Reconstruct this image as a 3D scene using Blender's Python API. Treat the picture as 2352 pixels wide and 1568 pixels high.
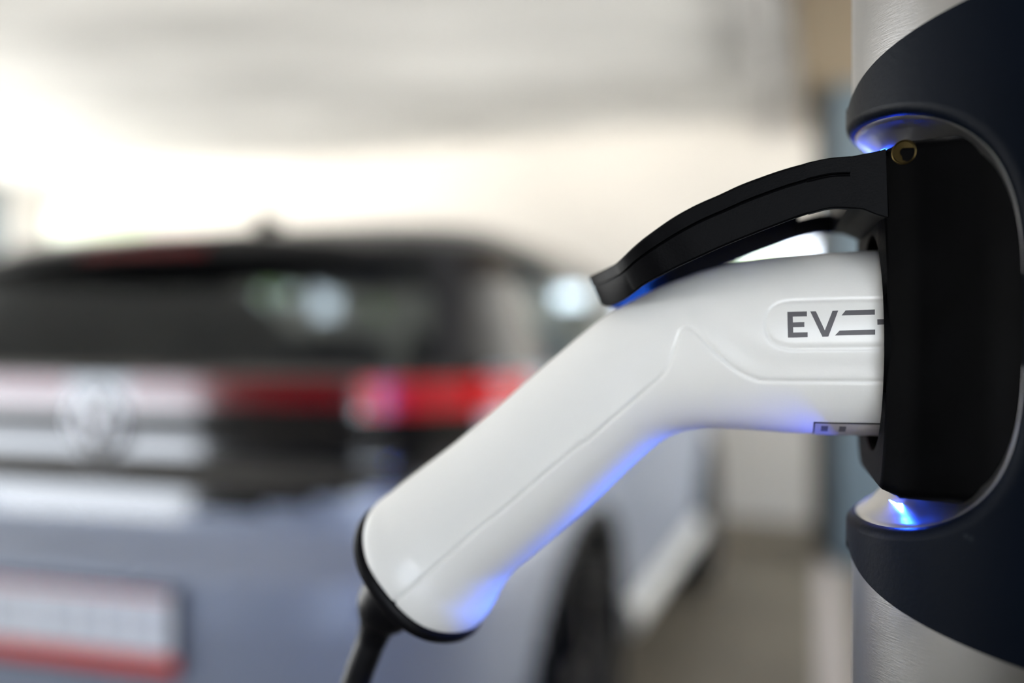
import bpy, math, random
import numpy as np
from mathutils import Vector, Matrix
random.seed(7); rng = np.random.default_rng(7)
for o in list(bpy.data.objects): bpy.data.objects.remove(o)
S = bpy.context.scene

# ------------------------------------------------------------------ camera
CAMZ = 1.25
F = 35.0 / 36.0 * 2352
cam = bpy.data.cameras.new('camera'); co = bpy.data.objects.new('camera', cam)
S.collection.objects.link(co); S.camera = co
co.location = (0, 0, CAMZ); co.rotation_euler = (math.pi/2, 0, 0)
cam.lens = 35; cam.sensor_width = 36; cam.clip_start = .02; cam.clip_end = 300
cam.dof.use_dof = True; cam.dof.focus_distance = .337; cam.dof.aperture_fstop = 2.4
cam.dof.aperture_blades = 0
# ------------------------------------------------------------------ colour management
S.view_settings.view_transform = 'Standard'; S.view_settings.look = 'None'
S.view_settings.gamma = 1; S.view_settings.use_curve_mapping = False
S.view_settings.exposure = 0.70
# ------------------------------------------------------------------ world: overcast-bright sky over sunlit ground
W = bpy.data.worlds.new('world'); S.world = W; W.use_nodes = True
nt = W.node_tree; nt.nodes.clear()
wo = nt.nodes.new('ShaderNodeOutputWorld'); bg = nt.nodes.new('ShaderNodeBackground')
tc = nt.nodes.new('ShaderNodeTexCoord'); sp = nt.nodes.new('ShaderNodeSeparateXYZ'); rp = nt.nodes.new('ShaderNodeValToRGB')
mp = nt.nodes.new('ShaderNodeMapRange')
nt.links.new(tc.outputs['Generated'], sp.inputs[0]); nt.links.new(sp.outputs['Z'], mp.inputs[0])
mp.inputs[1].default_value = -1; mp.inputs[2].default_value = 1
nt.links.new(mp.outputs[0], rp.inputs[0]); nt.links.new(rp.outputs[0], bg.inputs[0]); nt.links.new(bg.outputs[0], wo.inputs[0])
el = rp.color_ramp.elements
el[0].position = 0; el[0].color = (2.1, 2.08, 2.0, 1)
el[1].position = 1; el[1].color = (.62, .78, 1.0, 1)
for p, c in ((.40, (2.1, 2.08, 2.0, 1)), (.455, (3.3, 3.25, 3.1, 1)), (.492, (3.1, 3.05, 2.9, 1)), (.50, (1.25, 1.35, 1.5, 1)), (.56, (1.0, 1.15, 1.35, 1))):
    e = el.new(p); e.color = c
bg.inputs[1].default_value = 4.6

# ------------------------------------------------------------------ helpers
def lin(r, g=None, b=None):
    if g is None: r, g, b = r
    f = lambda x: (x/255/12.92 if x/255 <= .04045 else ((x/255+.055)/1.055)**2.4)
    return (f(r), f(g), f(b), 1)
def mat(name, col, rough=.5, metal=0, spec=.5, bump=0, bscale=80, var=0, vscale=6, coat=0, emit=None, estr=0, stretch=None, ior=None):
    m = bpy.data.materials.new(name); m.use_nodes = True
    n = m.node_tree; b = n.nodes['Principled BSDF']
    b.inputs['Base Color'].default_value = col; b.inputs['Roughness'].default_value = rough
    b.inputs['Metallic'].default_value = metal; b.inputs['Specular IOR Level'].default_value = spec
    b.inputs['Coat Weight'].default_value = coat; b.inputs['Coat Roughness'].default_value = .04
    if emit: b.inputs['Emission Color'].default_value = emit; b.inputs['Emission Strength'].default_value = estr
    t = n.nodes.new('ShaderNodeTexCoord'); mpn = n.nodes.new('ShaderNodeMapping')
    n.links.new(t.outputs['Object'], mpn.inputs[0])
    if stretch: mpn.inputs['Scale'].default_value = stretch
    if var:
        x = n.nodes.new('ShaderNodeTexNoise'); x.inputs['Scale'].default_value = vscale; x.inputs['Detail'].default_value = 5
        n.links.new(mpn.outputs[0], x.inputs['Vector'])
        r = n.nodes.new('ShaderNodeMapRange'); r.inputs[1].default_value = .3; r.inputs[2].default_value = .7
        r.inputs[3].default_value = 1-var; r.inputs[4].default_value = 1+var
        n.links.new(x.outputs['Fac'], r.inputs[0])
        v = n.nodes.new('ShaderNodeVectorMath'); v.operation = 'SCALE'; v.inputs[0].default_value = col[:3]
        n.links.new(r.outputs[0], v.inputs['Scale']); n.links.new(v.outputs[0], b.inputs['Base Color'])
    if bump:
        x = n.nodes.new('ShaderNodeTexNoise'); x.inputs['Scale'].default_value = bscale; x.inputs['Detail'].default_value = 3
        n.links.new(mpn.outputs[0], x.inputs['Vector'])
        bp = n.nodes.new('ShaderNodeBump'); bp.inputs['Strength'].default_value = bump; bp.inputs['Distance'].default_value = .001
        n.links.new(x.outputs['Fac'], bp.inputs['Height']); n.links.new(bp.outputs[0], b.inputs['Normal'])
    return m
def mesh(name, V, Fc, m=None, parent=None, smooth=True, sharp=None):
    me = bpy.data.meshes.new(name)
    me.from_pydata([tuple(map(float, p)) for p in V], [], [tuple(map(int, f)) for f in Fc]); me.update()
    o = bpy.data.objects.new(name, me); S.collection.objects.link(o)
    if m: me.materials.append(m)
    if smooth:
        me.polygons.foreach_set('use_smooth', [True]*len(me.polygons))
        me.set_sharp_from_angle(angle=math.radians(sharp if sharp else 40))
    if parent:
        o.parent = parent; o.matrix_parent_inverse = parent.matrix_world.inverted()
    return o
def empty(name, loc, label, cat, group=None, rotz=0):
    o = bpy.data.objects.new(name, None); S.collection.objects.link(o)
    o.location = loc; o.rotation_euler = (0, 0, rotz); o.empty_display_size = .05
    o['label'] = label; o['category'] = cat
    if group: o['group'] = group
    bpy.context.view_layer.update(); return o
def fixn(o):
    import bmesh
    b = bmesh.new(); b.from_mesh(o.data); bmesh.ops.recalc_face_normals(b, faces=b.faces); b.to_mesh(o.data); b.free()
    return o
def grid_faces(n, m, closed=False, off=0):
    f = []
    for i in range(n-1):
        for j in range(m if closed else m-1):
            a = i*m+j; b = i*m+(j+1) % m
            f.append((off+a, off+b, off+b+m, off+a+m))
    return f
class MB:
    def __init__(s): s.V = []; s.F = []
    def add(s, V, Fc):
        k = len(s.V); s.V += [tuple(p) for p in V]; s.F += [tuple(i+k for i in f) for f in Fc]; return s
    def box(s, c, size, rz=0):
        x, y, z = [a/2 for a in size]; V = []
        for sx in (-1, 1):
            for sy in (-1, 1):
                for sz in (-1, 1):
                    X, Y = sx*x, sy*y
                    V.append((c[0]+X*math.cos(rz)-Y*math.sin(rz), c[1]+X*math.sin(rz)+Y*math.cos(rz), c[2]+sz*z))
        return s.add(V, [(0, 1, 3, 2), (4, 6, 7, 5), (0, 4, 5, 1), (2, 3, 7, 6), (0, 2, 6, 4), (1, 5, 7, 3)])
    def tube(s, P, R, n=24, caps=True):
        P = [Vector(p) for p in P]; R = [float(r) for r in R] if hasattr(R, "__len__") else [float(R)]*len(P)
        t0 = (P[1]-P[0]).normalized(); a = t0.orthogonal().normalized(); V = []
        for i, p in enumerate(P):
            t = (P[min(i+1, len(P)-1)]-P[max(i-1, 0)]).normalized()
            a = (a - t*a.dot(t)).normalized(); b = t.cross(a)
            V += [p + R[i]*(a*math.cos(k*2*math.pi/n)+b*math.sin(k*2*math.pi/n)) for k in range(n)]
        Fc = grid_faces(len(P), n, True)
        if caps: Fc += [tuple(range(n))[::-1], tuple((len(P)-1)*n+k for k in range(n))]
        return s.add(V, Fc)
    def build(s, name, m=None, parent=None, smooth=False, sharp=None, bevel=0):
        o = mesh(name, s.V, s.F, m, parent, smooth, sharp); fixn(o)
        if bevel:
            md = o.modifiers.new('bevel', 'BEVEL'); md.width = bevel; md.segments = 3; md.limit_method = 'ANGLE'
        return o
def smooth_path(P, n):
    """Catmull-Rom through the rows of P, n samples"""
    P = np.array(P, float); k = len(P)
    Q = np.vstack([2*P[0]-P[1], P, 2*P[-1]-P[-2]])
    d = np.r_[0, np.cumsum(np.linalg.norm(np.diff(P[:, :2], axis=0), axis=1))]
    out = []
    for s in np.linspace(0, d[-1], n):
        i = min(max(np.searchsorted(d, s, side='right')-1, 0), k-2)
        t = (s-d[i])/(d[i+1]-d[i]); a, b, c, e = Q[i], Q[i+1], Q[i+2], Q[i+3]
        out.append(.5*((2*b)+(-a+c)*t+(2*a-5*b+4*c-e)*t*t+(-a+3*b-3*c+e)*t**3))
    return np.array(out)

# socket frame: M where the connector enters, u points out of the socket, v across (toward the walkway)
M = np.array([.1316, .3677]); AL = math.radians(14)
u = np.array([-math.cos(AL), math.sin(AL)]); v = np.array([-math.sin(AL), -math.cos(AL)])
C = M-.068*u
def wp(s, w, z):               # local (along u, across v, height above 1.25) -> world
    return (M[0]+s*u[0]+w*v[0], M[1]+s*u[1]+w*v[1], CAMZ+z)
def cyl(r, psi, h):            # around the post: psi in degrees from u toward v
    a = math.radians(psi)
    q = C + r*math.cos(a)*u + r*math.sin(a)*v
    return (q[0], q[1], CAMZ+h)
def sz(px, py, w=0.0):         # measured outline point -> (s, z) in the vertical plane at offset w
    rx = (px-1176)/F; a = M+w*v
    s = (a[0]-rx*a[1])/(rx*u[1]-u[0]); return s, (784-py)/F*(a[1]+s*u[1])

# ------------------------------------------------------------------ materials
m_white = mat('white_plastic', (.76, .755, .73, 1), .36, bump=.04, bscale=900, coat=.15)
m_black = mat('black_plastic', (.0008, .0008, .0010, 1), .5, spec=.02, bump=.1, bscale=700, var=.5, vscale=60)
m_lid = mat('lid_plastic', (.002, .002, .0025, 1), .42, spec=.035, bump=.1, bscale=1500)
m_shell = mat('navy_cover', (.001, .0025, .006, 1), .45, spec=.05, bump=.10, bscale=500, var=.25, vscale=12)
m_rubber = mat('black_rubber', (.003, .003, .004, 1), .42, spec=.1, bump=.1, bscale=200)
m_steel = mat('brushed_steel', (.27, .262, .255, 1), .30, metal=1, bump=.06, bscale=200, stretch=(1, 1, 12))
m_chrome = mat('polished_metal', (.52, .51, .50, 1), .28, metal=1, bump=.08, bscale=160)
m_brass = mat('brass_screw', (.05, .036, .014, 1), .35, metal=1)
m_print = mat('grey_print', lin(78, 76, 80), .5)
m_sticker = mat('silver_sticker', (.42, .39, .38, 1), .4)
m_dark = mat('dark_line', (.03, .03, .035, 1), .5)
m_led2 = mat('soft_blue_led', (.02, .1, 1, 1), .4, emit=(.016, .085, 1, 1), estr=480)
m_led = mat('blue_led', (.02, .1, 1, 1), .4, emit=(.02, .15, 1, 1), estr=1300)

bn = m_steel.node_tree; pb = bn.nodes['Principled BSDF']; tg = bn.nodes.new('ShaderNodeTangent'); tg.direction_type = 'RADIAL'; tg.axis = 'Z'
pb.inputs['Anisotropic'].default_value = .4; pb.inputs['Roughness'].default_value = .30; bn.links.new(tg.outputs[0], pb.inputs['Tangent'])
def scuff(m, col, scale=45, lo=.66, hi=.80):
    n = m.node_tree; b = n.nodes['Principled BSDF']; x = n.nodes.new('ShaderNodeTexNoise'); x.inputs['Scale'].default_value = scale; x.inputs['Detail'].default_value = 6; x.inputs['Roughness'].default_value = .7
    t = n.nodes.new('ShaderNodeTexCoord'); n.links.new(t.outputs['Object'], x.inputs['Vector'])
    r_ = n.nodes.new('ShaderNodeMapRange'); r_.inputs[1].default_value = lo; r_.inputs[2].default_value = hi; n.links.new(x.outputs['Fac'], r_.inputs[0])
    mx = n.nodes.new('ShaderNodeMix'); mx.data_type = 'RGBA'; n.links.new(r_.outputs[0], mx.inputs['Factor'])
    src = b.inputs['Base Color'].links
    if src: n.links.new(src[0].from_socket, mx.inputs['A'])
    else: mx.inputs['A'].default_value = b.inputs['Base Color'].default_value
    mx.inputs['B'].default_value = col; n.links.new(mx.outputs['Result'], b.inputs['Base Color'])
scuff(m_black, (.03, .027, .022, 1)); scuff(m_shell, (.03, .035, .04, 1), 90, .70, .82)

# ================================================================== ROOM
H = 2.80
WA = Vector((1.60, 7.08)); WD = Vector((-math.cos(math.radians(25)), math.sin(math.radians(25))))
WN = Vector((-WD.y, WD.x))      # points away from the camera? fixed below
if WN.y < 0: WN = -WN
def wallpt(t, d=0): p = WA+WD*t+WN*d; return p.x, p.y
def wt(px):                     # wall parameter seen at a measured column
    r = (px-1176)/F; return (WA.x-r*WA.y)/(r*WD.y-WD.x)
def wz(t, py): return CAMZ+(784-py)/F*(WA.y+WD.y*t)
m_ceil = mat('concrete_ceiling', (.78, .77, .74, 1), .9, bump=.3, bscale=8, var=.28, vscale=.9, stretch=(.6, 1.5, 1))
m_wall = mat('cream_wall', (.70, .66, .60, 1), .85, var=.06, vscale=.8)
m_floor = mat('floor_coating', (.16, .135, .10, 1), .55, var=.2, vscale=.8)
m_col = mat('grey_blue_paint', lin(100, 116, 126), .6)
m_colshade = mat('unlit_side_teal', (.003, .009, .012, 1), .6)  # unlit left face of the columns, shade put into a near-black teal
m_line = mat('floor_line_paint', (.5, .45, .42, 1), .6, var=.1)
m_pipe = mat('galvanised_pipe', (.45, .44, .43, 1), .45, metal=.6)
m_green = mat('leaf_green', (.30, .55, .06, 1), .8, var=.5, vscale=3)
_n = m_green.node_tree; _t = _n.nodes.new('ShaderNodeBsdfTranslucent'); _t.inputs[0].default_value = (.62, .98, .12, 1); _m = _n.nodes.new('ShaderNodeMixShader'); _m.inputs[0].default_value = .8
_n.links.new(_n.nodes['Principled BSDF'].outputs[0], _m.inputs[1]); _n.links.new(_t.outputs[0], _m.inputs[2]); _n.links.new(_m.outputs[0], _n.nodes['Material Output'].inputs[0])
m_trunk = mat('bark', (.12, .08, .05, 1), .9)

def struct(o): o['kind'] = 'structure'; return o
XL, XR, YB = -7.5, 4.5, -3.3
fl = MB().box(((XL+XR)/2, 5, -.1), (XR-XL, 24, .2)).build('floor', m_floor); struct(fl)
ce = MB().box(((XL+XR)/2, 5, H+.1), (XR-XL, 24, .2)).build('ceiling', m_ceil); struct(ce)
# far wall with openings
ops = [  # px0, px1, py_top, py_bottom on the wall
    (92, 335, 468, 584), (575, 680, 640, 700), (700, 775, 655, 735), (840, 885, 665, 730),
    (1262, 1345, 640, 705), (1700, 1868, 548, 640)]
rects = []
for a, b, y0, y1 in ops:
    t0, t1 = wt(b), wt(a); tm = (t0+t1)/2
    rects.append((t0, t1, wz(tm, y1), min(wz(tm, y0), H-.03)))
ts = sorted({-5.0, 16.0} | {r[0] for r in rects} | {r[1] for r in rects})
zs = sorted({0.0, H} | {r[2] for r in rects} | {r[3] for r in rects})
wb = MB(); TH = .12
for i in range(len(ts)-1):
    j = 0
    while j < len(zs)-1:
        tm = (ts[i]+ts[i+1])/2; zm = (zs[j]+zs[j+1])/2
        if any(r[0] < tm < r[1] and r[2] < zm < r[3] for r in rects): j += 1; continue
        c = wallpt(tm, TH/2); ang = math.atan2(WD.y, WD.x)
        k = j
        while k+1 < len(zs)-1 and not any(r[0] < tm < r[1] and r[2] < (zs[k+1]+zs[k+2])/2 < r[3] for r in rects): k += 1
        wb.box((c[0], c[1], (zs[j]+zs[k+1])/2), (ts[i+1]-ts[i], TH, zs[k+1]-zs[j]), ang); j = k+1
struct(wb.build('wall_back', m_wall))
m_frame = mat('window_frame_paint', (.5, .5, .48, 1), .5)
for i, r in enumerate(rects):
    f = MB(); ang = math.atan2(WD.y, WD.x); b = .03
    for (t0, t1, z0, z1) in ((r[0], r[1], r[2], r[2]+b), (r[0], r[1], r[3]-b, r[3]), (r[0], r[0]+b, r[2], r[3]), (r[1]-b, r[1], r[2], r[3])):
        c = wallpt((t0+t1)/2, .06); f.box((c[0], c[1], (z0+z1)/2), (t1-t0, .05, z1-z0), ang)
    struct(f.build('window_%d' % (i+1), m_frame))
# dark low wall at the left
m_dk = mat('dark_wall', (.012, .011, .009, 1), .8)
# columns
def column(x, y, w=.5, d=.5, name='column', ang=math.radians(-17)):
    o = MB().box((0, 0, H/2), (w, d, H)).build(name, m_col, bevel=.015)
    o.data.materials.append(m_colshade)
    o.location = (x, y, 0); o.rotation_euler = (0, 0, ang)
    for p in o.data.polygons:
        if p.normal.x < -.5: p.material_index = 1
    return struct(o)
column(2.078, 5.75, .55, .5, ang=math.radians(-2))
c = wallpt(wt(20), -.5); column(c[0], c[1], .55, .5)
wf = MB(); wx0, wx1, wz0, wz1 = -1.3, 1.2, 1.0, 2.05      # unseen dark wall added to block reflections, its opening added to light the connector
wf.box(((XL+wx0)/2, -3.2, H/2), (wx0-XL, .2, H)); wf.box(((XR+wx1)/2, -3.2, H/2), (XR-wx1, .2, H))
wf.box(((wx0+wx1)/2, -3.2, wz0/2), (wx1-wx0, .2, wz0)); wf.box(((wx0+wx1)/2, -3.2, (wz1+H)/2), (wx1-wx0, .2, H-wz1))
struct(wf.build('wall_blocker', mat('blocker_dark_grey', (.05, .05, .05, 1), .8)))
wl = MB(); wl.box((XL, -.4, .4), (.2, 5.8, .8)); wl.box((XL, -.4, (1.65+H)/2), (.2, 5.8, H-1.65))  # unseen parapet and lintel added to dim the near ceiling
struct(wl.build('wall_left', m_wall))
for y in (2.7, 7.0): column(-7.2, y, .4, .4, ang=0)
# unseen right wall, its far part closed to keep light off the car side
wr = MB(); wr.box((XR, -1.5, H/2), (.2, 3.4, H)); wr.box((XR, 1.9, H/2), (.2, 3.4, H)); struct(wr.build('wall_right', m_wall))
bm_ = MB(); bm_.box((.42, 0, H-.06), (.84, 4.4, .12)); o = bm_.build('trim_1', mat('brown_beam', (.26, .20, .13, 1), .9)); o.location = (1.47, 5.1, 0); o.rotation_euler = (0, 0, -math.radians(17.5)); struct(o)
# floor lines
cf = Vector((math.sin(math.radians(17)), math.cos(math.radians(17))))
def strip(name, p0, L, w, label):
    o = MB().box((0, L/2, .001), (w, L, .002)).build(name, m_line)
    o.location = (p0[0], p0[1], .001); o.rotation_euler = (0, 0, -math.radians(17)); o['kind'] = 'structure'
    return o
strip('floor_marking', (.98, 3.0), 3.3, .12, '')
# ceiling pipe
a = Vector((1.02, 4.2)); b = Vector((1.80, 7.0))
pr = empty('ceiling_pipe', (a.x, a.y, H-.12), 'grey service pipe running along the ceiling above the parking bay, left of the column', 'pipe')
MB().tube([(a.x-.6, a.y-2.2, H-.1), (a.x, a.y, H-.1), (b.x, b.y, H-.1)], .045, 20).build('pipe_run', m_pipe, pr, True)
for k in range(4):
    q = a.lerp(b, .1+k*.28); bk = MB().box((q.x, q.y, H-.075), (.13, .03, .15), -math.radians(17)).build('bracket', m_pipe, pr)
pr2 = empty('cable_tray', (1.5, 4.2, H-.1), 'flat grey cable tray under the ceiling beside the service pipe', 'cable tray')
a2 = Vector((1.22, 4.2)); b2 = Vector((1.98, 6.9)); d2 = (b2-a2)
t_ = MB(); L2 = d2.length; cc = (a2+b2)/2
t_.box((cc.x, cc.y, H-.10), (.14, L2, .012), -math.atan2(d2.x, d2.y)); t_.build('tray_base', m_pipe, pr2)
for sgn in (-1, 1):
    n2 = Vector((d2.y, -d2.x)).normalized()*sgn*.07
    MB().box((cc.x+n2.x, cc.y+n2.y, H-.05), (.01, L2, .10), -math.atan2(d2.x, d2.y)).build('side_rail', m_pipe, pr2)

# trees beyond the openings (distance 4-8 m past the wall)
def tree(x, y, h, label, rad=1.1, nl=260):
    t = empty('tree', (x, y, 0), label, 'tree', 'trees outside the garage')
    MB().tube([(x, y, 0), (x+.05, y, h*.5), (x, y, h*.8)], [.12, .09, .04], 10).build('trunk', m_trunk, t, True)
    b_ = MB()
    for k in range(nl):
        th = random.uniform(0, 6.283); ph = math.acos(random.uniform(-1, 1)); r = 1.0*random.random()**.4
        p = Vector((x+rad*r*math.sin(ph)*math.cos(th), y+rad*r*math.sin(ph)*math.sin(th), h*.62+h*.36*r*math.cos(ph)))
        e1 = Vector((random.gauss(0, 1), random.gauss(0, 1), random.gauss(0, 1))).normalized(); e2 = e1.orthogonal().normalized()
        s_ = random.uniform(.07, .14)*(.7 if rad < 1 else 1)
        b_.add([p+e1*s_, p+e2*s_*.6, p-e1*s_, p-e2*s_*.6], [(0, 1, 2, 3)])
    o = mesh('foliage', b_.V, b_.F, m_green, t, False); return t
def out(px, d): t = wt(px); p = wallpt(t, d); return p
p = ((628-1176)/F*11.3, 11.3); tree(p[0], p[1], 2.6, 'bright green young tree seen through the car rear window, nearer the red brake light', .42, 200)
p = ((250-1176)/F*13.6, 13.6); tree(p[0], p[1], 2.45, 'green tree outside the bright opening left of the car roof')
p = ((862-1176)/F*10.6, 10.6); tree(p[0], p[1], 2.8, 'green young tree seen through the car rear window, nearer the right tail lamp', .40, 200)
p = out(1230, 6.5); tree(p[0], p[1], 3.2, 'green tree seen through the side windows of the car')
struct(MB().box((0, 22, -.15), (80, 14, .1)).build('ground', mat('outside_ground', (.3, .34, .2, 1), .9)))

# ================================================================== CHARGING STATION
st = empty('charging_station', (C[0], C[1], 0), 'round brushed steel charging post with a navy black wraparound cover and lidded socket', 'charging station')
RS, RP = .0755, .0735
HC, EA, EB, EN = .0065, 68.0, .0735, 3.5
def toph(p):
    p = abs((p+180) % 360-180); p = p if p < 90 else 180-p
    return .0820+.00139*(p*p+3)**.35
def both(p):
    p = abs((p+180) % 360-180); p = p if p < 90 else 180-p
    return -(.0706+.00208*(p*p+3)**.3)
def sup(t, n):
    c_, s_ = math.cos(t), math.sin(t)
    return math.copysign(abs(c_)**(2/n), c_), math.copysign(abs(s_)**(2/n), s_)
def outer(X, Y):
    a = EA*X/128; k = (abs(a)**9+abs(Y)**9)**(-1/9); k = min(k, 1/max(abs(a), abs(Y))); return a*k, Y*k
def supn(n, k, sx=1, sy=1):
    T = np.linspace(0, 2*math.pi, 8001); P = np.array([sup(t, n) for t in T])*[sx, sy]
    d = np.r_[0, np.cumsum(np.linalg.norm(np.diff(P, axis=0), axis=1))]
    idx = [np.interp(s, d, T) for s in np.linspace(0, d[-1], k, endpoint=False)]
    return idx
NT = 240
TT = supn(EN, NT, EA*RS*math.pi/180, EB)
V = []; rows = 0
lip = [(-.056, .0075), (-.053, .0045), (-.047, .0026), (-.036, .0012), (-.020, .0003), (0, .0)]   # q offset, radial drop
for dq, dr in lip:
    for t in TT:
        X, Y = sup(t, EN); k = 1+dq
        V.append(cyl(RS-dr, EA*X*k, HC+EB*Y*k))
    rows += 1
NR = 26
for i in range(1, NR+1):
    f = (i/NR)**1.3
    for t in TT:
        X, Y = sup(t, EN); ex, ey = EA*X, EB*Y
        X2, Y2 = outer(X, Y)
        ox = 128*X2; oy = (Y2*(toph(ox)-HC) if Y2 > 0 else Y2*(HC-both(ox)))
        hx = ex+(ox-ex)*f; hy = ey+(oy-ey)*f
        V.append(cyl(RS, hx, HC+hy))
    rows += 1
for dr in (.0008, .0022):
    for t in TT:
        X, Y = sup(t, EN); X2, Y2 = outer(X, Y); ox = 128*X2; oy = (Y2*(toph(ox)-HC) if Y2 > 0 else Y2*(HC-both(ox)))
        V.append(cyl(RS-dr, ox, HC+oy*(1+.004*(dr < .001))))
    rows += 1
shell = mesh('cover_shell', V, grid_faces(rows, NT, True), m_shell, st, True, 60)
# rear half of the cover
V = []; ps = np.linspace(95, 265, 60); hs = 14
for i, pz in enumerate(ps):
    for k in range(hs):
        V.append(cyl(RS-.0006, pz, both(pz)+(toph(pz)-both(pz))*k/(hs-1)))
rc = mesh('rear_cover', V, grid_faces(60, hs), m_shell, st, True)
sd = rc.modifiers.new('solid', 'SOLIDIFY'); sd.thickness = .0015; sd.offset = -1
# metal dish around the socket
V = []; QN = 60
for i in range(QN+1):
    q = .965*i/QN
    for t in TT:
        X, Y = sup(t, EN)
        dep = .0030+.021*(1-(q/.965)**4)+.006*min(1, max(0, (EA*X*q-22)/22))*(1-(q/.965)**5)
        if q > .925: dep += -.0013*math.sin((q-.925)/.04*math.pi)
        V.append(cyl(RS-dep, EA*X*q, HC+EB*Y*q))
mesh('socket_surround', V, grid_faces(QN+1, NT, True), m_chrome, st, True, 60)
# steel post above and below the cover
def post(z0, z1, name='post'):
    n = 128; V = []
    for zz in (z0, z1):
        for k in range(n):
            a_ = 2*math.pi*k/n; V.append((C[0]+RP*math.cos(a_), C[1]+RP*math.sin(a_), zz))
    return mesh(name, V, grid_faces(2, n, True)+[tuple(range(n))[::-1], tuple(range(n, 2*n))], m_steel, st, True)
post(CAMZ+.081, 1.58); post(.012, CAMZ-.072)
MB().tube([(C[0], C[1], 1.58), (C[0], C[1], 1.592), (C[0], C[1], 1.598)], [RP+.002, RP+.002, RP-.01], 96).build('post_cap', m_shell, st, True)
MB().tube([(C[0], C[1], 0.0), (C[0], C[1], .012)], .14, 64).build('base_plate', m_steel, st, True)
# socket housing: rounded block, flared, with a round mouth
def outline(vn, vf, zt, zb, rn, rf, n=10):
    """points (v,z) starting near-top, going round; near corners radius rn, far corners rf"""
    P = []
    for cx, cz, r, a0 in ((vn-rn, zt-rn, rn, 0), (vf+rf, zt-rf, rf, 90), (vf+rf, zb+rf, rf, 180), (vn-rn, zb+rn, rn, 270)):
        for k in range(n+1):
            a_ = math.radians(a0+90*k/n); P.append((cx+r*math.cos(a_), cz+r*math.sin(a_)))
    # densify the straight near edge and others
    Q = []
    for i in range(len(P)):
        a_, b_ = np.array(P[i]), np.array(P[(i+1) % len(P)]); L = np.linalg.norm(b_-a_); k = max(1, int(L/.004))
        for j in range(k): Q.append(tuple(a_+(b_-a_)*j/k))
    return Q
ZT, ZB = .0656, -.0516
base = outline(.042, -.047, ZT, ZB, .004, .020)
NO = len(base)
def ring(a, dn, dt):
    """a = depth into the post, dn = growth of the near side, dt = inset"""
    R_ = []
    for (w, z) in base:
        w2 = w+(dn if w > 0 else 0)*max(0, w/.042)
        cw, cz = -.0025, (ZT+ZB)/2
        kx = 1-dt/.045; kz = 1-dt/.058
        near = max(0, min(1, (w+.01)/.05))
        conc = .0022*(1-((z-cz)/.058)**2)*near if a < .009 else 0
        R_.append(wp(-(a+conc), cw+(w2-cw)*kx, cz+(z-cz)*kz))
    return R_
V = []; rr = [(.052, .030, 0), (.0440, .0285, 0), (.0395, .0265, 0), (.033, .0170, 0), (.028, .0108, 0), (.012, .0045, 0), (.0058, .0015, .0), (.0048, .0008, .0006), (.0008, -.0008, .0022), (0, -.001, .0030), (.0002, -.001, .0046)]
for a_, dn, dt in rr: V += ring(a_, dn, dt)
zc = (577+998)/2; zc = (784-zc)/F*M[1]
mouth = []
for (w, z) in base:
    an = math.atan2(z-zc, w); mouth.append((.0395*math.cos(an), zc+.0395*math.sin(an)))
V += [wp(-.001, w, z) for w, z in mouth]; V += [wp(-.030, w, z) for w, z in mouth]
k_ = len(rr)+2
hs_ = mesh('socket_housing', V, grid_faces(k_, NO, True)+[tuple((k_-1)*NO+i for i in range(NO))], m_black, st, True, 50); fixn(hs_)
# screws on the near side of the housing
s0, z0 = sz(2078, 348, .0445)
def nearw(a): return .042+np.interp(a, [0, .0058, .012, .03], [-.001, .0015, .0045, .0105])-.0005
sc_w = nearw(-s0)
dirv = Vector((v[0], v[1], 0)); dirn = (dirv*1+Vector((u[0], u[1], 0))*.48).normalized()
pc = Vector(wp(s0, sc_w, z0))
e1 = Vector((0, 0, 1)); e2 = dirn.cross(e1).normalized()
V = []; n = 40; prof = [(.0042, -.0008), (.0040, -.0001), (.0037, .0), (.0034, -.0003), (.0014, -.0004), (.0012, -.0012), (.0001, -.0013)]
for r, dd in prof:
    for k in range(n):
        a_ = 2*math.pi*k/n; V.append(pc+dirn*(dd+.0006)+(e1*math.cos(a_)+e2*math.sin(a_))*r)
scr = mesh('screw', V, grid_faces(len(prof), n, True), m_brass, hs_, True, 30); scr['label'] = 'brass screw near the top edge'
# LED light ring behind the housing, on the side facing away
led = []
for (w, z) in outline(.030, -.051, .0662, -.0543, .01, .022):
    led.append((w, z))
nl = len(led)
def strip_led(sel, a0, a1, m_, sides=(0, 1, 2, 3)):
    V = []; fc = []
    for dw, a_ in ((0, a0), (.0025, a0), (.0025, a1), (0, a1)):
        for (w, z) in led: V.append(wp(-a_, w+(w+.01)/.05*dw, z+(z-HC)/.055*dw))
    for i in sides:
        for j in range(nl):
            if sel(*led[j]) and sel(*led[(j+1) % nl]): fc.append((i*nl+j, i*nl+(j+1) % nl, ((i+1) % 4)*nl+(j+1) % nl, ((i+1) % 4)*nl+j))
    us = sorted({q for f in fc for q in f}); mp_ = {q: k for k, q in enumerate(us)}
    o = mesh('light_strip', [V[q] for q in us], [tuple(mp_[q] for q in f) for f in fc], m_, st, True); o['label'] = 'glowing blue light strip'
strip_led(lambda w, z: w < -.004 and -.059 < z < .072 and w < -.03, .014, .018, m_led)
strip_led(lambda w, z: z > .06 and -.030 < w < .004, .0035, .0075, m_led2)
led = outline(.030, -.051, .0662, -.0533, .01, .022); nl = len(led)
m_led3 = mat('deep_blue_led', (.02, .1, 1, 1), .4, emit=(.016, .085, 1, 1), estr=520)
strip_led(lambda w, z: z < -.05 and -.014 < w < .024, .0055, .0095, m_led3, (1,))

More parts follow.
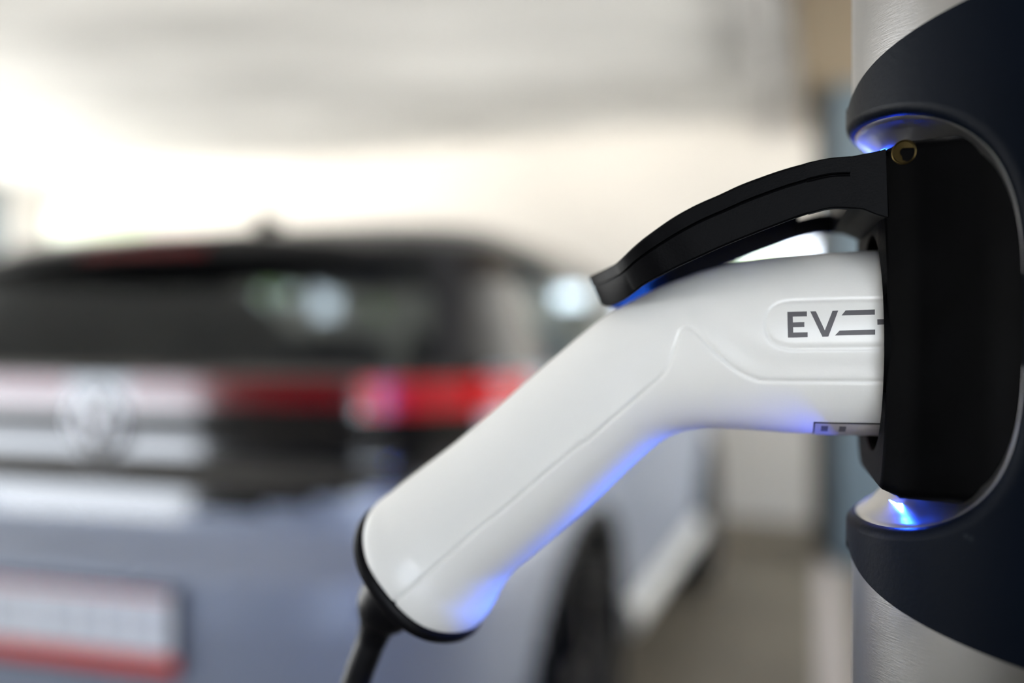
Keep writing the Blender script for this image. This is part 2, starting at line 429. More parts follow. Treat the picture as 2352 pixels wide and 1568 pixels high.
# ---- lid
lidst = [  # top px, bottom px, half width
    ((1955, 358), (1950, 478), .041), ((1925, 360), (1925, 477), .041), ((1900, 363), (1900, 479), .041), ((1862, 371), (1866, 488), .041), ((1850, 374), (1858, 490), .041),
    ((1800, 388), (1822, 502), .041), ((1750, 405), (1780, 518), .041), ((1700, 424), (1738, 534), .041),
    ((1650, 447), (1693, 552), .041), ((1600, 469), (1650, 570), .041), ((1550, 496), (1604, 591), .041), ((1510, 523), (1560, 611), .0405), ((1475, 549), (1520, 631), .040),
    ((1447, 573), (1484, 650), .038), ((1428, 592), (1456, 671), .035), ((1412, 606), (1436, 686), .030), ((1396, 614), (1415, 697), .023),
    ((1375, 624), (1396, 703), .015), ((1352, 636), (1382, 700), .008)]
L_ = np.array([[*a, *b, w] for a, b, w in lidst])
def section(row):
    tx, ty, bx, by, w = row
    T = np.array(sz(tx, ty, w)); B = np.array(sz(bx, by, w)); return T, B, w
def lid_loft(rows_, kind):
    V = []; nsec = None
    for row in rows_:
        T, B, w = section(row); e = T-B; Hh = np.linalg.norm(e); e = e/Hh
        if kind == 'body':
            o_ = [(w-.0004, 0), (w, .0006), (w, .62*Hh), (w-.0009, .63*Hh), (w-.0011, .66*Hh), (w+.0001, .685*Hh), (w, .95*Hh), (w-.0006, .99*Hh), (w-.002, Hh+.0002)]
            cr = [(w*k, Hh+.002*(1-k*k)*.5) for k in (.85, .6, .3, 0)]
            half = o_+cr; full = half+[(-a, b) for a, b in half[::-1][1:]]
            i_ = [(w-.0022, 0), (w-.0026, .0006), (w-.003, Hh-.0055), (w-.005, Hh-.0035)] if w > .007 else [(w*.6, 0), (w*.55, .0006), (w*.5, Hh-.0055), (w*.4, Hh-.0035)]
            inner = [(-a, b) for a, b in i_]+[(0, Hh-.003)]+i_[::-1]
            prof = full+inner
        else:
            lo, hi, w0, w1 = kind
            prof = [(w1, lo*Hh+.0004), (w1, hi*Hh-.0004), (w1-.0004*np.sign(w1), hi*Hh), (w0, hi*Hh), (w0, lo*Hh), (w1-.0004*np.sign(w1), lo*Hh)]
        nsec = len(prof)
        for (a, b) in prof:
            q = B+e*b; V.append(wp(q[0], a, q[1]))
    nr = len(rows_)
    return V, grid_faces(nr, nsec, True)+[tuple(range(nsec))[::-1], tuple((nr-1)*nsec+i for i in range(nsec))]
dense = smooth_path(L_[4:], 70)
V, fc = lid_loft(dense, 'body')
lid = mesh('socket_lid', V, fc, m_lid, st, True, 28); fixn(lid)
arm = smooth_path(L_[:5], 10)
for kd in ((0.0, .632, .037, .041), (.632, .675, .037, .0399), (.675, 1.0, .037, .041), (0.0, .42, -.036, -.041)):
    V, fc = lid_loft(arm, kd); o = mesh('hinge_arm', V, fc, m_lid, lid, True, 28); fixn(o)
# hinge block across
hb = smooth_path([[2035, 340, 2040, 500, .040], [2010, 347, 2012, 492, .040], [1985, 352, 1982, 480, .040], [1950, 359, 1948, 478, .040]], 8)
V, fc = lid_loft(hb, (0.0, 1.0, -.040, .0395)); o = mesh('hinge_block', V, fc, m_lid, st, True, 28); fixn(o)

# ================================================================== CONNECTOR
con = empty('charging_connector', wp(.1, 0, -.04), 'white angled charging connector plugged into the post socket', 'charging connector')
pairs = [((2125, 572), (2125, 999)), ((2060, 574), (2060, 999)), ((2000, 577), (2000, 997)), ((1950, 580), (1950, 996)), ((1900, 582.5), (1902, 995)), ((1800, 590), (1812, 991.5)),
    ((1750, 595), (1770, 988.5)), ((1700, 602), (1730, 985.5)), ((1655, 612), (1697, 983)), ((1610, 624), (1664, 982)), ((1570, 638), (1634, 981)), ((1530, 654), (1606, 983)), ((1494, 671), (1580, 987)),
    ((1460, 688), (1557, 993)), ((1425, 707), (1534, 1003)), ((1390, 728), (1508, 1020)), ((1350, 758), (1480, 1044)), ((1300, 800), (1444, 1077)), ((1240, 851), (1404, 1115)),
    ((1160, 921), (1345, 1172)), ((1069, 999), (1267, 1238)), ((1018, 1039), (1220, 1277)), ((967, 1077), (1180, 1311)), ((935, 1101), (1159, 1337)), ((907, 1124), (1141, 1366)),
    ((888, 1138), (1126, 1397)), ((878, 1147), (1112, 1418)), ((872, 1156), (1101, 1430)), ((868, 1166), (1091, 1440))]
PP = smooth_path([[*a, *b] for a, b in pairs], 420)
NB = 420
def sec_pts(row, bulge, scale=1.0, n=NB, grow=0.0):
    U_ = np.array(sz(row[0], row[1])); Lo = np.array(sz(row[2], row[3]))
    c_ = (U_+Lo)/2; d_ = (U_-Lo)/2; h = np.linalg.norm(d_); d_ = d_/h; ax = np.array([-d_[1], d_[0]])
    if ax[0] < 0: ax = -ax
    h = h+grow
    return c_, d_, ax, h
GV = [np.array([sz(x, y, .028) for x, y in pts]) for pts in (
    smooth_path([(2060, 875.5), (1900, 875), (1761, 874), (1733, 869), (1698, 853), (1669, 831), (1621, 786), (1599, 762), (1580, 751), (1564, 757), (1556, 776), (1544, 815), (1529, 850), (1509, 872),
        (1446, 926), (1350, 1009), (1312, 1036), (1149, 1174), (1076, 1232), (909, 1380), (890, 1396)], 400),
    smooth_path([(2070, 686), (1950, 688), (1850, 690.5), (1812, 692), (1785, 699), (1767, 716), (1759, 745), (1767, 774), (1785, 791), (1812, 799), (1850, 799.5), (1950, 798.5), (2070, 797)], 300),
    smooth_path([(2070, 842), (1900, 840), (1780, 838), (1730, 822), (1690, 790), (1650, 748), (1612, 712)], 120),
    smooth_path([(1552, 745), (1535, 800), (1510, 835), (1440, 895), (1300, 1005), (1140, 1142), (960, 1298)], 160))]
def dist(P, poly):
    A = poly[:-1]; B = poly[1:]; AB = B-A; L2 = (AB**2).sum(1)+1e-14
    out = np.full(len(P), 1e9)
    for k in range(0, len(P), 4000):
        p = P[k:k+4000, None, :]; t = np.clip(((p-A)*AB).sum(2)/L2, 0, 1)
        q = A+t[..., None]*AB; out[k:k+4000] = np.sqrt(((p-q)**2).sum(2).min(1))
    return out
th = np.linspace(0, 2*math.pi, NB, endpoint=False)+math.pi/2
def expo(c, n): return np.sign(c)*np.abs(c)**(2/n)
SZ = []; WW = []; NRM = []
for i, row in enumerate(PP):
    c_, d_, ax, h = sec_pts(row, 0)
    px = (row[0]+row[2])/2
    w_ = h*np.interp(px, [900, 1300, 1600, 1900], [.90, .90, .93, .95])
    nn = 2.35
    yy = expo(np.sin(th), nn); ww = expo(np.cos(th), nn)
    b_ = .0090*np.interp(i/(len(PP)-1), [.55, .8, 1.0], [0, .45, 1.0])
    off = b_*(1-np.abs(yy)**3)
    P_ = c_+np.outer(yy*h, d_)+np.outer(off, ax)
    # last stations close in on the edge
    SZ.append(P_); WW.append(ww*w_); NRM.append(np.sign(ww)*np.abs(ww)**.6)
SZ = np.array(SZ); WW = np.array(WW); NRM = np.array(NRM)
flat = SZ.reshape(-1, 2); wf = WW.reshape(-1)
near = wf > .004
dp = np.zeros(len(flat)); idx = np.where(near)[0]
for g, sg, am in ((0, .00062, .00060), (1, .00058, .00048), (2, .0042, .00050), (3, .0040, .00050)):
    d_ = dist(flat[idx], GV[g]); dp[idx] += am*np.exp(-(d_/sg)**2)
# lower panel stands slightly proud of the upper one at the seam
V = []
for k in range(len(flat)):
    w = wf[k]-(dp[k] if wf[k] > 0 else 0)
    V.append(wp(flat[k][0], w, flat[k][1]))
nr = len(PP)
body = mesh('handle_body', V, grid_faces(nr, NB, True)+[tuple((nr-1)*NB+i for i in range(NB))], m_white, con, True, 50); fixn(body)
bpy.context.view_layer.update()
from mathutils.bvhtree import BVHTree
bvh = BVHTree.FromPolygons([tuple(p) for p in V], grid_faces(nr, NB, True))
def onbody(px, py, lift=.00012):
    """point on the near surface for a measured position"""
    d = Vector(((px-1176)/F, 1, (784-py)/F)).normalized()
    hit = bvh.ray_cast(Vector((0, 0, CAMZ)), d)
    if hit[0] is None: return None
    return hit[0]-Vector((u[0]*0+v[0]*-lift, v[1]*-lift, 0))
zo = lambda x, y: (1350+x/3.136, 550+y/3.136)
def qpatch(mb, quad, n=12, m_=4, tf=zo, lift=.00012):
    a, b, c_, d_ = [np.array(tf(*q)) for q in quad]; V = []; ok = True
    for i in range(n+1):
        for j in range(m_+1):
            s_, t_ = i/n, j/m_; q = (a*(1-s_)+b*s_)*(1-t_)+(d_*(1-s_)+c_*s_)*t_
            p_ = onbody(*q, lift)
            if p_ is None: return
            V.append(p_)
    mb.add(V, grid_faces(n+1, m_+1))
def lg(name, quads, par=body):
    b_ = MB()
    for q in quads: qpatch(b_, q)
    o = mesh(name, b_.V, b_.F, m_print, par, False); return o
lg('printed_letter', [[(1437, 520), (1476, 519), (1481, 706), (1442, 706)], [(1476, 519), (1579, 517), (1579, 553), (1477, 555)],
    [(1478, 596), (1560, 594), (1560, 629), (1479, 631)], [(1480, 669), (1584, 667), (1584, 703), (1481, 706)]])
lg('printed_letter', [[(1602, 517), (1643, 516), (1716, 672), (1690, 700)], [(1763, 513), (1804, 511), (1733, 698), (1700, 672)], [(1700, 660), (1722, 660), (1733, 698), (1688, 700)]])
lg('printed_bar', [[(1857, 510), (2068, 503), (2068, 541), (1828, 546)]])
lg('printed_bar', [[(1814, 655), (2070, 648), (2070, 684), (1780, 691)]])
lg('printed_bar', [[(2085, 574), (2160, 572), (2160, 610), (2086, 613)]])
# rating sticker round the underside (in section angle space)
def bodypt(i, ang, lift):
    j = (ang-math.pi/2) % (2*math.pi)/(2*math.pi)*NB
    j0 = int(j) % NB; j1 = (j0+1) % NB; f = j-int(j)
    a = np.array(V_body[i*NB+j0])*(1-f)+np.array(V_body[i*NB+j1])*f
    c_ = np.mean([V_body[i*NB+k] for k in range(0, NB, 20)], axis=0); n_ = a-c_; n_[0] *= 1; n_ = n_/np.linalg.norm(n_)
    return a+n_*lift
V_body = V
cols = [i for i in range(nr) if 1861 <= PP[i][2] <= 2040]
def patch(name, i0, i1, a0, a1, m_, lift, par):
    V = []; n = 16
    for i in range(i0, i1+1):
        for k in range(n+1): V.append(bodypt(i, math.radians(a0+(a1-a0)*k/n), lift))
    return mesh(name, V, grid_faces(i1-i0+1, n+1), m_, par, True)
i0, i1 = cols[0], cols[-1]
A0, A1 = -53.0, -104.0      # angle below the near horizontal
bd = patch('sticker_border', i0, i1, A0, A1, m_dark, .00010, body)
stk = patch('rating_sticker', i0, i1-1, A0-1.6, A1, m_sticker, .00022, body)
nsp = (i1-i0)
for fa in (.60, .83):
    a_ = int(i0+nsp*fa); patch('printed_symbol', a_, a_+max(2, nsp//9), A0-4.5, A0-14, m_print, .00032, stk)
# end ring, gland and cable
V = []
endrow = PP[-1]
c_, d_, ax, h = sec_pts(endrow, 0)
def endring(shift, hs_, bul=.0090, n=160):
    t2 = np.linspace(0, 2*math.pi, n, endpoint=False); yy = expo(np.sin(t2), 2.35); ww = expo(np.cos(t2), 2.35)
    out = []
    for y_, w_ in zip(yy, ww):
        q = c_+d_*y_*h*hs_+ax*(shift+bul*(1-abs(y_)**3)*min(1, hs_)); out.append(wp(q[0], w_*h*.90*hs_, q[1]))
    return out
for sh_, k in ((-.0022, .985), (-.0010, 1.03), (.0004, 1.05), (.0016, 1.05), (.0034, 1.04), (.0044, .98), (.0050, .80), (.0058, .5), (.0064, .2)): V += endring(sh_, k)
er = mesh('end_ring', V, grid_faces(9, 160, True)+[tuple(8*160+i for i in range(160))], m_rubber, con, True, 50); fixn(er)
def P3(px, py, w=0): s_, z_ = sz(px, py, w); return wp(s_, w, z_)
gl = smooth_path([[965, 1320, 112], [940, 1340, 104], [915, 1362, 90], [898, 1378, 76], [888, 1392, 70], [880, 1408, 64], [872, 1424, 54], [866, 1437, 42], [858, 1458, 36], [853, 1475, 33.5]], 40)
MB().tube([P3(a, b) for a, b, r in gl], [r/F*.42 for a, b, r in gl], 48).build('strain_relief', m_rubber, con, True, 60)
p0 = Vector(P3(866, 1436)); p1 = Vector(P3(846, 1490)); p2 = Vector(P3(817, 1568)); d_ = (p2-p1).normalized()
pts = [p0, p1, p2, p2+d_*.06+Vector((0, .0, -.01)), p2+d_*.12+Vector((-.02, 0, -.10)), Vector((-.30, .50, .62)), Vector((-.36, .60, .25)), Vector((-.34, .75, .03)), Vector((-.28, .95, .014)), Vector((-.12, 1.15, .014))]
cb = smooth_path([tuple(p) for p in pts], 120)
MB().tube([tuple(p) for p in cb], .0061, 24).build('cable', mat('cable_jacket', (.004, .004, .005, 1), .45, spec=.15, bump=.1, bscale=300, var=.3, vscale=120), con, True, 60)

# ================================================================== CAR
TH_C = math.radians(18.0)
CO = Vector((-.887, 2.18, 0))
car = empty('car', (CO.x, CO.y, 0), 'dark grey hatchback with black tailgate and red tail lamps parked beside the charging post', 'car', rotz=-TH_C)
car.rotation_euler = (0, 0, -TH_C)
bpy.context.view_layer.update()
m_paint = mat('grey_paint', (.31, .345, .42, 1), .38, metal=.2, coat=.35)
m_gloss = mat('gloss_black', (.006, .006, .007, 1), .10, coat=1.0)
m_blackpl = mat('car_black_trim', (.006, .006, .006, 1), .6, spec=.2)
m_red = mat('red_lens', (.85, .002, .006, 1), .2, spec=.15)
m_darkred = mat('dark_red_lens', (.16, .006, .009, 1), .14, coat=.3)
m_silver = mat('car_silver', (.42, .43, .46, 1), .25, metal=1)
m_sill = mat('sill_silver', (.95, .94, .90, 1), .3, metal=.4)
m_tyre = mat('tyre_rubber', (.005, .005, .005, 1), .8, spec=.2)
m_rim = mat('wheel_rim_paint', (.025, .025, .03, 1), .3, metal=.6)
m_seat = mat('seat_fabric', (.010, .010, .011, 1), .9)
def glass(name, tint, refl=.08):
    m = bpy.data.materials.new(name); m.use_nodes = True; n = m.node_tree; n.nodes.clear()
    o_ = n.nodes.new('ShaderNodeOutputMaterial'); mx = n.nodes.new('ShaderNodeMixShader'); lw = n.nodes.new('ShaderNodeLayerWeight'); lw.inputs[0].default_value = .5; pw = n.nodes.new('ShaderNodeMath'); pw.operation = 'POWER'; pw.inputs[1].default_value = 5; n.links.new(lw.outputs['Facing'], pw.inputs[0]); fr = n.nodes.new('ShaderNodeMath'); fr.operation = 'MULTIPLY_ADD'; fr.inputs[1].default_value = .96; fr.inputs[2].default_value = .04; n.links.new(pw.outputs[0], fr.inputs[0])
    t_ = n.nodes.new('ShaderNodeBsdfTransparent'); t_.inputs[0].default_value = (*tint, 1)
    g_ = n.nodes.new('ShaderNodeBsdfGlossy'); g_.inputs['Roughness'].default_value = .02; g_.inputs[0].default_value = (.9, .95, 1, 1)
    n.links.new(fr.outputs[0], mx.inputs[0]); n.links.new(t_.outputs[0], mx.inputs[1]); n.links.new(g_.outputs[0], mx.inputs[2]); n.links.new(mx.outputs[0], o_.inputs[0])
    return m
m_rglass = glass('rear_glass', (.15, .16, .16)); m_sglass = glass('side_glass', (.6, .63, .63)); m_wglass = glass('front_glass', (.85, .9, .88))
tab = np.array([
 (.20, -.02, 3.95, .80), (.30, -.12, 4.08, .87), (.50, -.16, 4.12, .895), (.70, -.165, 4.13, .905), (.785, -.155, 4.12, .908), (.81, -.13, 4.11, .908), (.845, -.075, 4.10, .908), (.875, -.058, 4.06, .906),
 (.955, -.050, 3.95, .902), (.975, -.040, 3.90, .900), (.992, -.018, 3.85, .898), (1.05, -.014, 3.55, .892), (1.085, -.030, 3.40, .885), (1.175, -.026, 3.12, .868), (1.195, .005, 3.06, .858),
 (1.30, .075, 2.75, .815), (1.40, .15, 2.35, .785), (1.47, .215, 2.10, .755), (1.51, .30, 1.95, .72), (1.54, .42, 1.80, .67), (1.558, .60, 1.62, .58), (1.568, .85, 1.38, .40), (1.570, 1.0, 1.2, .15)])
def prof(z):
    return [np.interp(z, tab[:, 0], tab[:, k]) for k in (1, 2, 3)]
zz = np.unique(np.r_[np.arange(.20, 1.50, .018), np.arange(1.50, 1.5701, .007), tab[:, 0]])
zz = [zz[0]]+[b for a, b in zip(zz[:-1], zz[1:]) if b-a > .003]
NPH = 420
n_ = 6.0
Tc = supn(n_, NPH, 2.1, .9)
def cpt(z, X, Y):                     # X along width (-1..1), Y rear(-1)..front(1)
    yr, yf, w = prof(z); return (w*X, (yr+yf)/2+(yf-yr)/2*Y, z)
XY = [(sup(t, n_)[1], sup(t, n_)[0]) for t in Tc]
CV = []
for z in zz:
    for X, Y in XY: CV.append(cpt(z, X, Y))
cls = {}
nz = len(zz)
WHEELS = [(.80, .36), (3.42, .36)]
for i in range(nz-1):
    for j in range(NPH):
        a = i*NPH+j; b = i*NPH+(j+1) % NPH; f = (a, b, b+NPH, a+NPH)
        p = np.mean([CV[k] for k in f], axis=0); x, y, z = p; X, Y = XY[j]
        rear = Y < -.80; side = abs(X) > .80 and not (Y < -.90) and not (Y > .95)
        k = 'body_panel'
        if abs(x) > .62 and any((y-wy)**2+(z-wz_)**2 < .41**2 for wy, wz_ in WHEELS): continue
        if abs(x) > .62 and any((y-wy)**2+(z-wz_)**2 < .46**2 for wy, wz_ in WHEELS): k = 'wheel_arch_trim_%s%s' % ('R' if x > 0 else 'L', 'r' if y < 2 else 'f')
        elif z < .30: k = 'lower_trim'
        elif Y < -.72 and abs(x) < .86:
            belt = .885+.09*(abs(x)/.75)**2.2
            if z > 1.495 and Y < -.9: k = 'body_panel'
            elif z > 1.19 and z < 1.465:
                k = 'rear_window' if abs(x) < .90*prof(z)[2]-.035 else 'body_panel'
                if abs(x) > prof(z)[2]*.93-.02: k = 'body_panel'
            elif 1.10 < z < 1.178 and abs(x) > .61: k = 'tail_lamp_R' if x > 0 else 'tail_lamp_L'
            elif 1.12 < z < 1.178 and abs(x) > .08: k = 'light_bar'
            elif z > belt and z < 1.2 and abs(x) < .80: k = 'tailgate_panel'
        if k == 'body_panel' and 1.10 < z < 1.178 and abs(x) > .61 and y < .20: k = 'tail_lamp_R' if x > 0 else 'tail_lamp_L'
        if k == 'body_panel' and 1.02+.0*y < z < 1.49 and side and .52 < y < 2.85 and z > 1.06-.02*y:
            if not (1.42 < y < 1.50) and z < 1.478: k = 'side_window_R' if x > 0 else 'side_window_L'
            else: k = 'pillar_trim_R' if x > 0 else 'pillar_trim_L'
        if k == 'body_panel' and Y > .85 and 1.10 < z < 1.46 and abs(x) < .92*prof(z)[2]-.03: k = 'windshield'
        if k == 'body_panel' and z > 1.19: k = 'upper_body'
        cls.setdefault(k, []).append(f)
m_upper = mat('black_roof_paint', (.012, .013, .017, 1), .15, coat=.3)
mats = {'body_panel': m_paint, 'upper_body': m_upper, 'wheel_arch_trim': m_blackpl, 'lower_trim': m_blackpl, 'rear_window': m_rglass, 'tail_lamp_R': m_red, 'tail_lamp_L': m_red,
    'light_bar': m_darkred, 'tailgate_panel': m_gloss, 'side_window_R': m_sglass, 'side_window_L': m_sglass, 'pillar_trim_R': m_gloss, 'pillar_trim_L': m_gloss, 'windshield': m_wglass}
names = {'pillar_trim_R': 'pillar_trim', 'pillar_trim_L': 'pillar_trim', 'tail_lamp_R': 'tail_lamp', 'tail_lamp_L': 'tail_lamp', 'side_window_R': 'side_window', 'side_window_L': 'side_window', 'body_panel': 'body_shell'}
def cpart(name, V, Fc, m_, smooth=True, sharp=60, par=None):
    me = bpy.data.meshes.new(name)
    used = sorted({i for f in Fc for i in f}); mpp = {a: i for i, a in enumerate(used)}
    me.from_pydata([tuple(map(float, V[a])) for a in used], [], [tuple(mpp[i] for i in f) for f in Fc]); me.update()
    me.materials.append(m_); o = bpy.data.objects.new(name, me); S.collection.objects.link(o); o.parent = par or car
    if smooth:
        me.polygons.foreach_set('use_smooth', [True]*len(me.polygons)); me.set_sharp_from_angle(angle=math.radians(sharp))
    fixn(o); return o
parts = {}
for k, fcs in cls.items():
    if k.startswith('wheel_arch'): names[k] = 'wheel_arch_trim'; mats[k] = m_blackpl
    parts[k] = cpart(names.get(k, k), CV, fcs, mats[k])
# roof centre closing
top = (nz-1)*NPH
cpart('roof_panel', CV, [tuple(top+j for j in range(NPH))], m_upper)
# floor pan
cpart('underbody', [(-.8, .1, .2), (.8, .1, .2), (.8, 3.9, .2), (-.8, 3.9, .2)], [(0, 1, 2, 3)], m_blackpl, False)
def rear_y(x, z):
    yr, yf, w = prof(z); X = min(abs(x)/w, .999); return (yr+yf)/2-(yf-yr)/2*(1-X**n_)**(1/n_)
def cbox(name, c, size, m_, bevel=.0, par=None):
    b_ = MB().box(c, size); o = cpart(name, b_.V, b_.F, m_, False, par=par)
    if bevel: md = o.modifiers.new('bevel', 'BEVEL'); md.width = bevel; md.segments = 3
    return o
# spoiler
b_ = []; K = 41; secs = []
for i in range(K):
    x = -.60+1.20*i/(K-1); k = (abs(x)/.60)
    zt = 1.478-.030*k**2; yb = .115+.07*k**2.5
    secs += [(x, yb, zt-.028), (x, yb-.004, zt-.012), (x, yb+.02, zt+.004), (x, yb+.22, zt+.045), (x, yb+.24, zt-.02), (x, yb+.10, zt-.035)]
cpart('roof_spoiler', secs, grid_faces(K, 6, True)+[tuple(range(6))[::-1], tuple((K-1)*6+i for i in range(6))], m_blackpl, True, 35)
secs = []
for i in range(21):
    x = -.17+.34*i/20; k = abs(x)/.6; zt = 1.478-.030*k**2; yb = .115+.07*k**2.5
    secs += [(x, yb-.006, zt-.024), (x, yb-.008, zt-.010), (x, yb+.012, zt+.006), (x, yb+.014, zt-.02)]
cpart('brake_light', secs, grid_faces(21, 4, True)+[(3, 2, 1, 0), (80, 81, 82, 83)], mat('brake_lens', (.09, .001, .002, 1), .5, spec=.2), False)
# antenna fin
cpart('antenna_fin', [(-.02, .60, 1.545), (.02, .60, 1.545), (.02, .78, 1.56), (-.02, .78, 1.56), (-.004, .605, 1.625), (.004, .605, 1.625)], [(0, 1, 5, 4), (1, 2, 5), (2, 3, 4, 5), (3, 0, 4), (0, 3, 2, 1)], m_upper, False)
# emblem: ring with V over W
ez = 1.078; ey = rear_y(0, ez)-.006
b_ = MB()
N2 = 48
for k in range(N2):
    a0, a1 = 2*math.pi*k/N2, 2*math.pi*(k+1)/N2
b_.tube([(.062*math.cos(2*math.pi*k/N2), ey, ez+.062*math.sin(2*math.pi*k/N2)) for k in range(N2+1)], .0065, 10, False)
emb = cpart('emblem', b_.V, b_.F, m_silver)
def stroke(p, q, wd=.010):
    b2 = MB(); d_ = Vector((q[0]-p[0], 0, q[1]-p[1])); n2 = Vector((-d_.z, 0, d_.x)).normalized()*wd/2; V = []
    for yy in (ey-.005, ey+.004):
        for a_ in (p, q):
            for s_ in (-1, 1): V.append((a_[0]+n2.x*s_, yy, ez+a_[1]+n2.z*s_))
    return V, [(0, 1, 3, 2), (4, 6, 7, 5), (0, 2, 6, 4), (1, 5, 7, 3), (0, 4, 5, 1), (2, 3, 7, 6)]
b_ = MB()
for p, q in (((-.024, .056), (0, .008)), ((.024, .056), (0, .008))): b_.add(*stroke(p, q))
cpart('emblem_letter', b_.V, b_.F, m_silver, False, par=emb)
b_ = MB()
for p, q in (((-.052, .028), (-.022, -.052)), ((-.022, -.052), (0, -.006)), ((0, -.006), (.022, -.052)), ((.022, -.052), (.052, .028))): b_.add(*stroke(p, q))
cpart('emblem_letter', b_.V, b_.F, m_silver, False, par=emb)
b_ = MB()
for k, w in enumerate((.018, .022, .006, .022)):
    x = -.05+sum((.018, .022, .006, .022)[:k])+k*.012; b_.box((x+w/2, rear_y(0, .985)-.004, .972), (w, .006, .026))
cpart('model_badge', b_.V, b_.F, m_silver, False)
# number plate
pz, pw, ph, pcx = .70, .52, .12, .045; py_ = rear_y(0, pz)-.012
pl = cbox('number_plate_holder', (pcx, py_+.002, pz-.014), (pw+.03, .012, ph+.055), m_blackpl, .005)
m_pw = mat('plate_white', (.93, .94, .95, 1), .35); m_pb = mat('plate_blue', (.02, .06, .42, 1), .4); m_pr = mat('plate_red', (.75, .06, .03, 1), .4); m_pg = mat('plate_letter', (.66, .68, .70, 1), .5)
cbox('number_plate', (pcx, py_-.007, pz+.004), (pw, .004, ph), m_pw, .001, pl)
cbox('country_band', (pcx-.24, py_-.010, pz+.004), (.042, .003, ph-.006), m_pb, 0, pl)
o = cbox('dealer_strip', (pcx, py_-.007, pz-.075), (pw+.02, .004, .034), m_pr, .001, pl)
cbox('red_stripe', (pcx+.02, py_-.010, pz+.058), (pw-.06, .002, .006), m_pr, 0, pl)
for k in range(7): cbox('plate_marking', (pcx-.165+k*.062+(.02 if k > 1 else 0), py_-.0100, pz), (.022, .002, .066), m_pg, 0, pl)
# tail lamp inner highlights, rear reflectors, mirrors, handles, sill
for s_ in (-1, 1):
    ar = [(s_*(x), rear_y(x, z)-.003, z) for z in (1.105, 1.13, 1.155, 1.172) for x in np.linspace(.64, .78, 12)]
    cpart('lamp_insert', ar, grid_faces(4, 12), mat('lamp_clear_red', (.8, .02, .03, 1), .28), True, par=parts['tail_lamp_R' if s_ > 0 else 'tail_lamp_L'])
for s_ in (-1, 1):
    V = []
    for k, y in enumerate(np.linspace(1.28, 2.95, 30)):
        for dx, z in ((.902, .33), (.925, .34), (.930, .38), (.918, .42), (.900, .43)): V.append((s_*dx, y, z))
    cpart('sill_trim', V, grid_faces(30, 5), m_sill)
    for y in (1.25, 2.15): cbox('door_handle', (s_*.905, y, .94), (.03, .16, .025), m_paint, .008)
    mb_ = MB(); P_ = [(s_*.93, 2.55, 1.08), (s_*1.02, 2.55, 1.085)]
    mb_.tube([(s_*.88, 2.62, 1.05), (s_*.95, 2.60, 1.08), (s_*1.0, 2.58, 1.10), (s_*1.05, 2.57, 1.10), (s_*1.07, 2.57, 1.10)], [.02, .05, .07, .055, .02], 14)
    cpart('wing_mirror', mb_.V, mb_.F, m_gloss)
# wheels
def wheel(s_, wy):
    V = []; n = 48; cx = s_*.80
    pf = [(.075, .24), (.10, .30), (.11, .335), (.095, .35), (-.095, .35), (-.11, .335), (-.11, .24)]
    for dx, r in pf:
        for k in range(n): V.append((cx+s_*dx, wy+r*math.cos(2*math.pi*k/n), .352+r*math.sin(2*math.pi*k/n)))
    t_ = cpart('tyre', V, grid_faces(len(pf), n, True), m_tyre)
    b_ = MB()
    rw = [(.06, .242), (.09, .238), (.085, .225), (.03, .215)]
    V = []
    for dx, r in rw:
        for k in range(n): V.append((cx+s_*dx, wy+r*math.cos(2*math.pi*k/n), .352+r*math.sin(2*math.pi*k/n)))
    b_.add(V, grid_faces(4, n, True))
    for k in range(5):
        a_ = 2*math.pi*k/5+.3; d1 = (math.cos(a_), math.sin(a_)); nn_ = (-d1[1], d1[0]); V = []
        for r, wd, dx in ((.02, .030, .085), (.225, .022, .075)):
            for s2 in (-1, 1):
                for dd in (0, -.02): V.append((cx+s_*(dx+dd), wy+d1[0]*r+nn_[0]*wd*s2, .352+d1[1]*r+nn_[1]*wd*s2))
        b_.add(V, [(0, 1, 3, 2), (4, 6, 7, 5), (0, 4, 5, 1), (2, 3, 7, 6), (0, 2, 6, 4), (1, 5, 7, 3)])
    b_.tube([(cx+s_*.05, wy, .352), (cx+s_*.095, wy, .352)], .045, 20)
    cpart('wheel_rim', b_.V, b_.F, m_rim, par=t_)
    V = []
    for dx in (-.25, .10):
        for k in range(25): a_ = math.pi*k/24; V.append((cx+s_*dx, wy+.42*math.cos(a_), .33+.43*math.sin(a_)))
    cpart('wheel_well', V, grid_faces(2, 25)+[tuple(range(25))], m_blackpl)
for s_ in (-1, 1):
    for wy, _ in WHEELS: wheel(s_, wy)
# seats
def seat(x, y, w, n=1):
    b_ = MB(); b_.box((x, y, .82), (w, .14, .62)); b_.box((x, y+.22, .5), (w, .5, .16)); o = cpart('seat', b_.V, b_.F, m_seat, False)
    md = o.modifiers.new('bevel', 'BEVEL'); md.width = .04; md.segments = 3
    for k in range(n):
        hx = x+(k-(n-1)/2)*.42; h_ = cbox('headrest', (hx, y, 1.20), (.24, .09, .15), m_seat, .035, o)
seat(0, .95, 1.2, 3); seat(-.38, 1.95, .5); seat(.38, 1.95, .5)
cbox('dashboard', (0, 2.65, .90), (1.45, .45, .22), m_seat, .04)

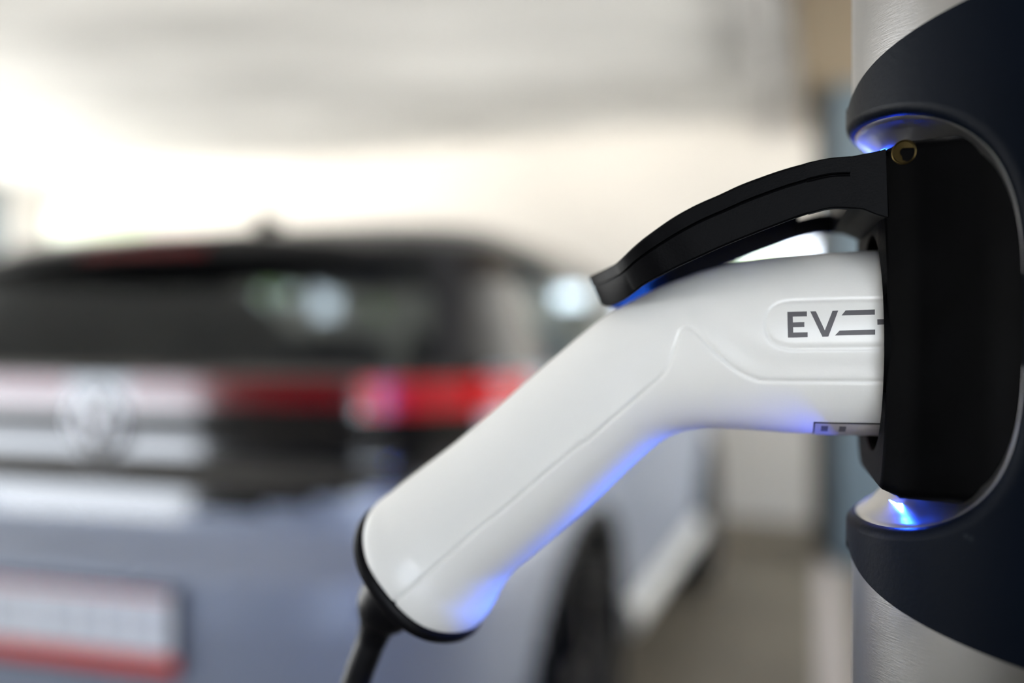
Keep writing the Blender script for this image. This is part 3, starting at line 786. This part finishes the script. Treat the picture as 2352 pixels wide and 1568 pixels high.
# ================================================================== DARK SUV IN THE NEXT BAY
suv = empty('suv', (-3.05, 4.98, 0), 'black tall car parked in the next bay, beyond the left side of the grey hatchback', 'car')
suv.rotation_euler = (0, 0, -TH_C); bpy.context.view_layer.update()
m_sblack = mat('black_car_paint', (.004, .004, .004, 1), .35, spec=.3)
m_sglas = mat('dark_glass', (.004, .004, .005, 1), .08)
tb = np.array([(.25, .05, 3.80, .84), (.35, -.05, 3.90, .90), (.6, -.08, 3.95, .93), (.95, -.04, 3.88, .93), (1.0, -.02, 3.6, .92), (1.08, 0, 2.95, .90), (1.3, .06, 2.65, .84), (1.5, .12, 2.35, .79), (1.62, .20, 2.1, .74), (1.68, .32, 1.9, .62), (1.71, .6, 1.6, .4)])
zq = np.unique(np.r_[np.arange(.25, 1.71, .04), tb[:, 0]]); NQ = 200; Tq = supn(6.0, NQ, 2.0, .9)
XQ = [(sup(t, 6.0)[1], sup(t, 6.0)[0]) for t in Tq]; SV = []
for z in zq:
    yr, yf, w = [np.interp(z, tb[:, 0], tb[:, k]) for k in (1, 2, 3)]
    for X, Y in XQ: SV.append((w*X, (yr+yf)/2+(yf-yr)/2*Y, z))
cl = {}
for i in range(len(zq)-1):
    for j in range(NQ):
        f = (i*NQ+j, i*NQ+(j+1) % NQ, (i+1)*NQ+(j+1) % NQ, (i+1)*NQ+j); p = np.mean([SV[k] for k in f], axis=0); X, Y = XQ[j]
        if abs(p[0]) > .62 and any((p[1]-wy)**2+(p[2]-.37)**2 < .43**2 for wy in (.75, 3.1)): continue
        k = 'body_shell'
        if 1.12 < p[2] < 1.56:
            if Y < -.9 and abs(X) < .85: k = 'rear_window'
            elif Y > .9 and abs(X) < .85: k = 'windshield'
            elif abs(X) > .9 and -.75 < Y < .75: k = 'side_window_R' if X > 0 else 'side_window_L'
        if .9 < p[2] < 1.08 and Y < -.7 and abs(X) > .75: k = 'tail_lamp_R' if X > 0 else 'tail_lamp_L'
        cl.setdefault(k, []).append(f)
for k, fcs in cl.items():
    o = cpart(k.split('_R')[0].split('_L')[0], SV, fcs, m_sblack if k == 'body_shell' else (m_darkred if 'lamp' in k else m_sglas), par=suv)
tq = (len(zq)-1)*NQ
cpart('roof_panel', SV, [tuple(tq+j for j in range(NQ))], m_sblack, par=suv)
for s_ in (-1, 1):
    for wy in (.75, 3.1):
        V = []; n = 40
        pf = [(.08, .20), (.10, .24), (.11, .35), (.09, .37), (-.09, .37), (-.11, .34), (-.11, .2)]
        for dx, rr_ in pf:
            for k in range(n): V.append((s_*(.81+dx), wy+rr_*math.cos(2*math.pi*k/n), .372+rr_*math.sin(2*math.pi*k/n)))
        t_ = cpart('tyre', V, grid_faces(len(pf), n, True), m_tyre, par=suv)
        b_ = MB().tube([(s_*.84, wy, .372), (s_*.885, wy, .372)], .2, 30); cpart('wheel_rim', b_.V, b_.F, m_rim, par=t_)
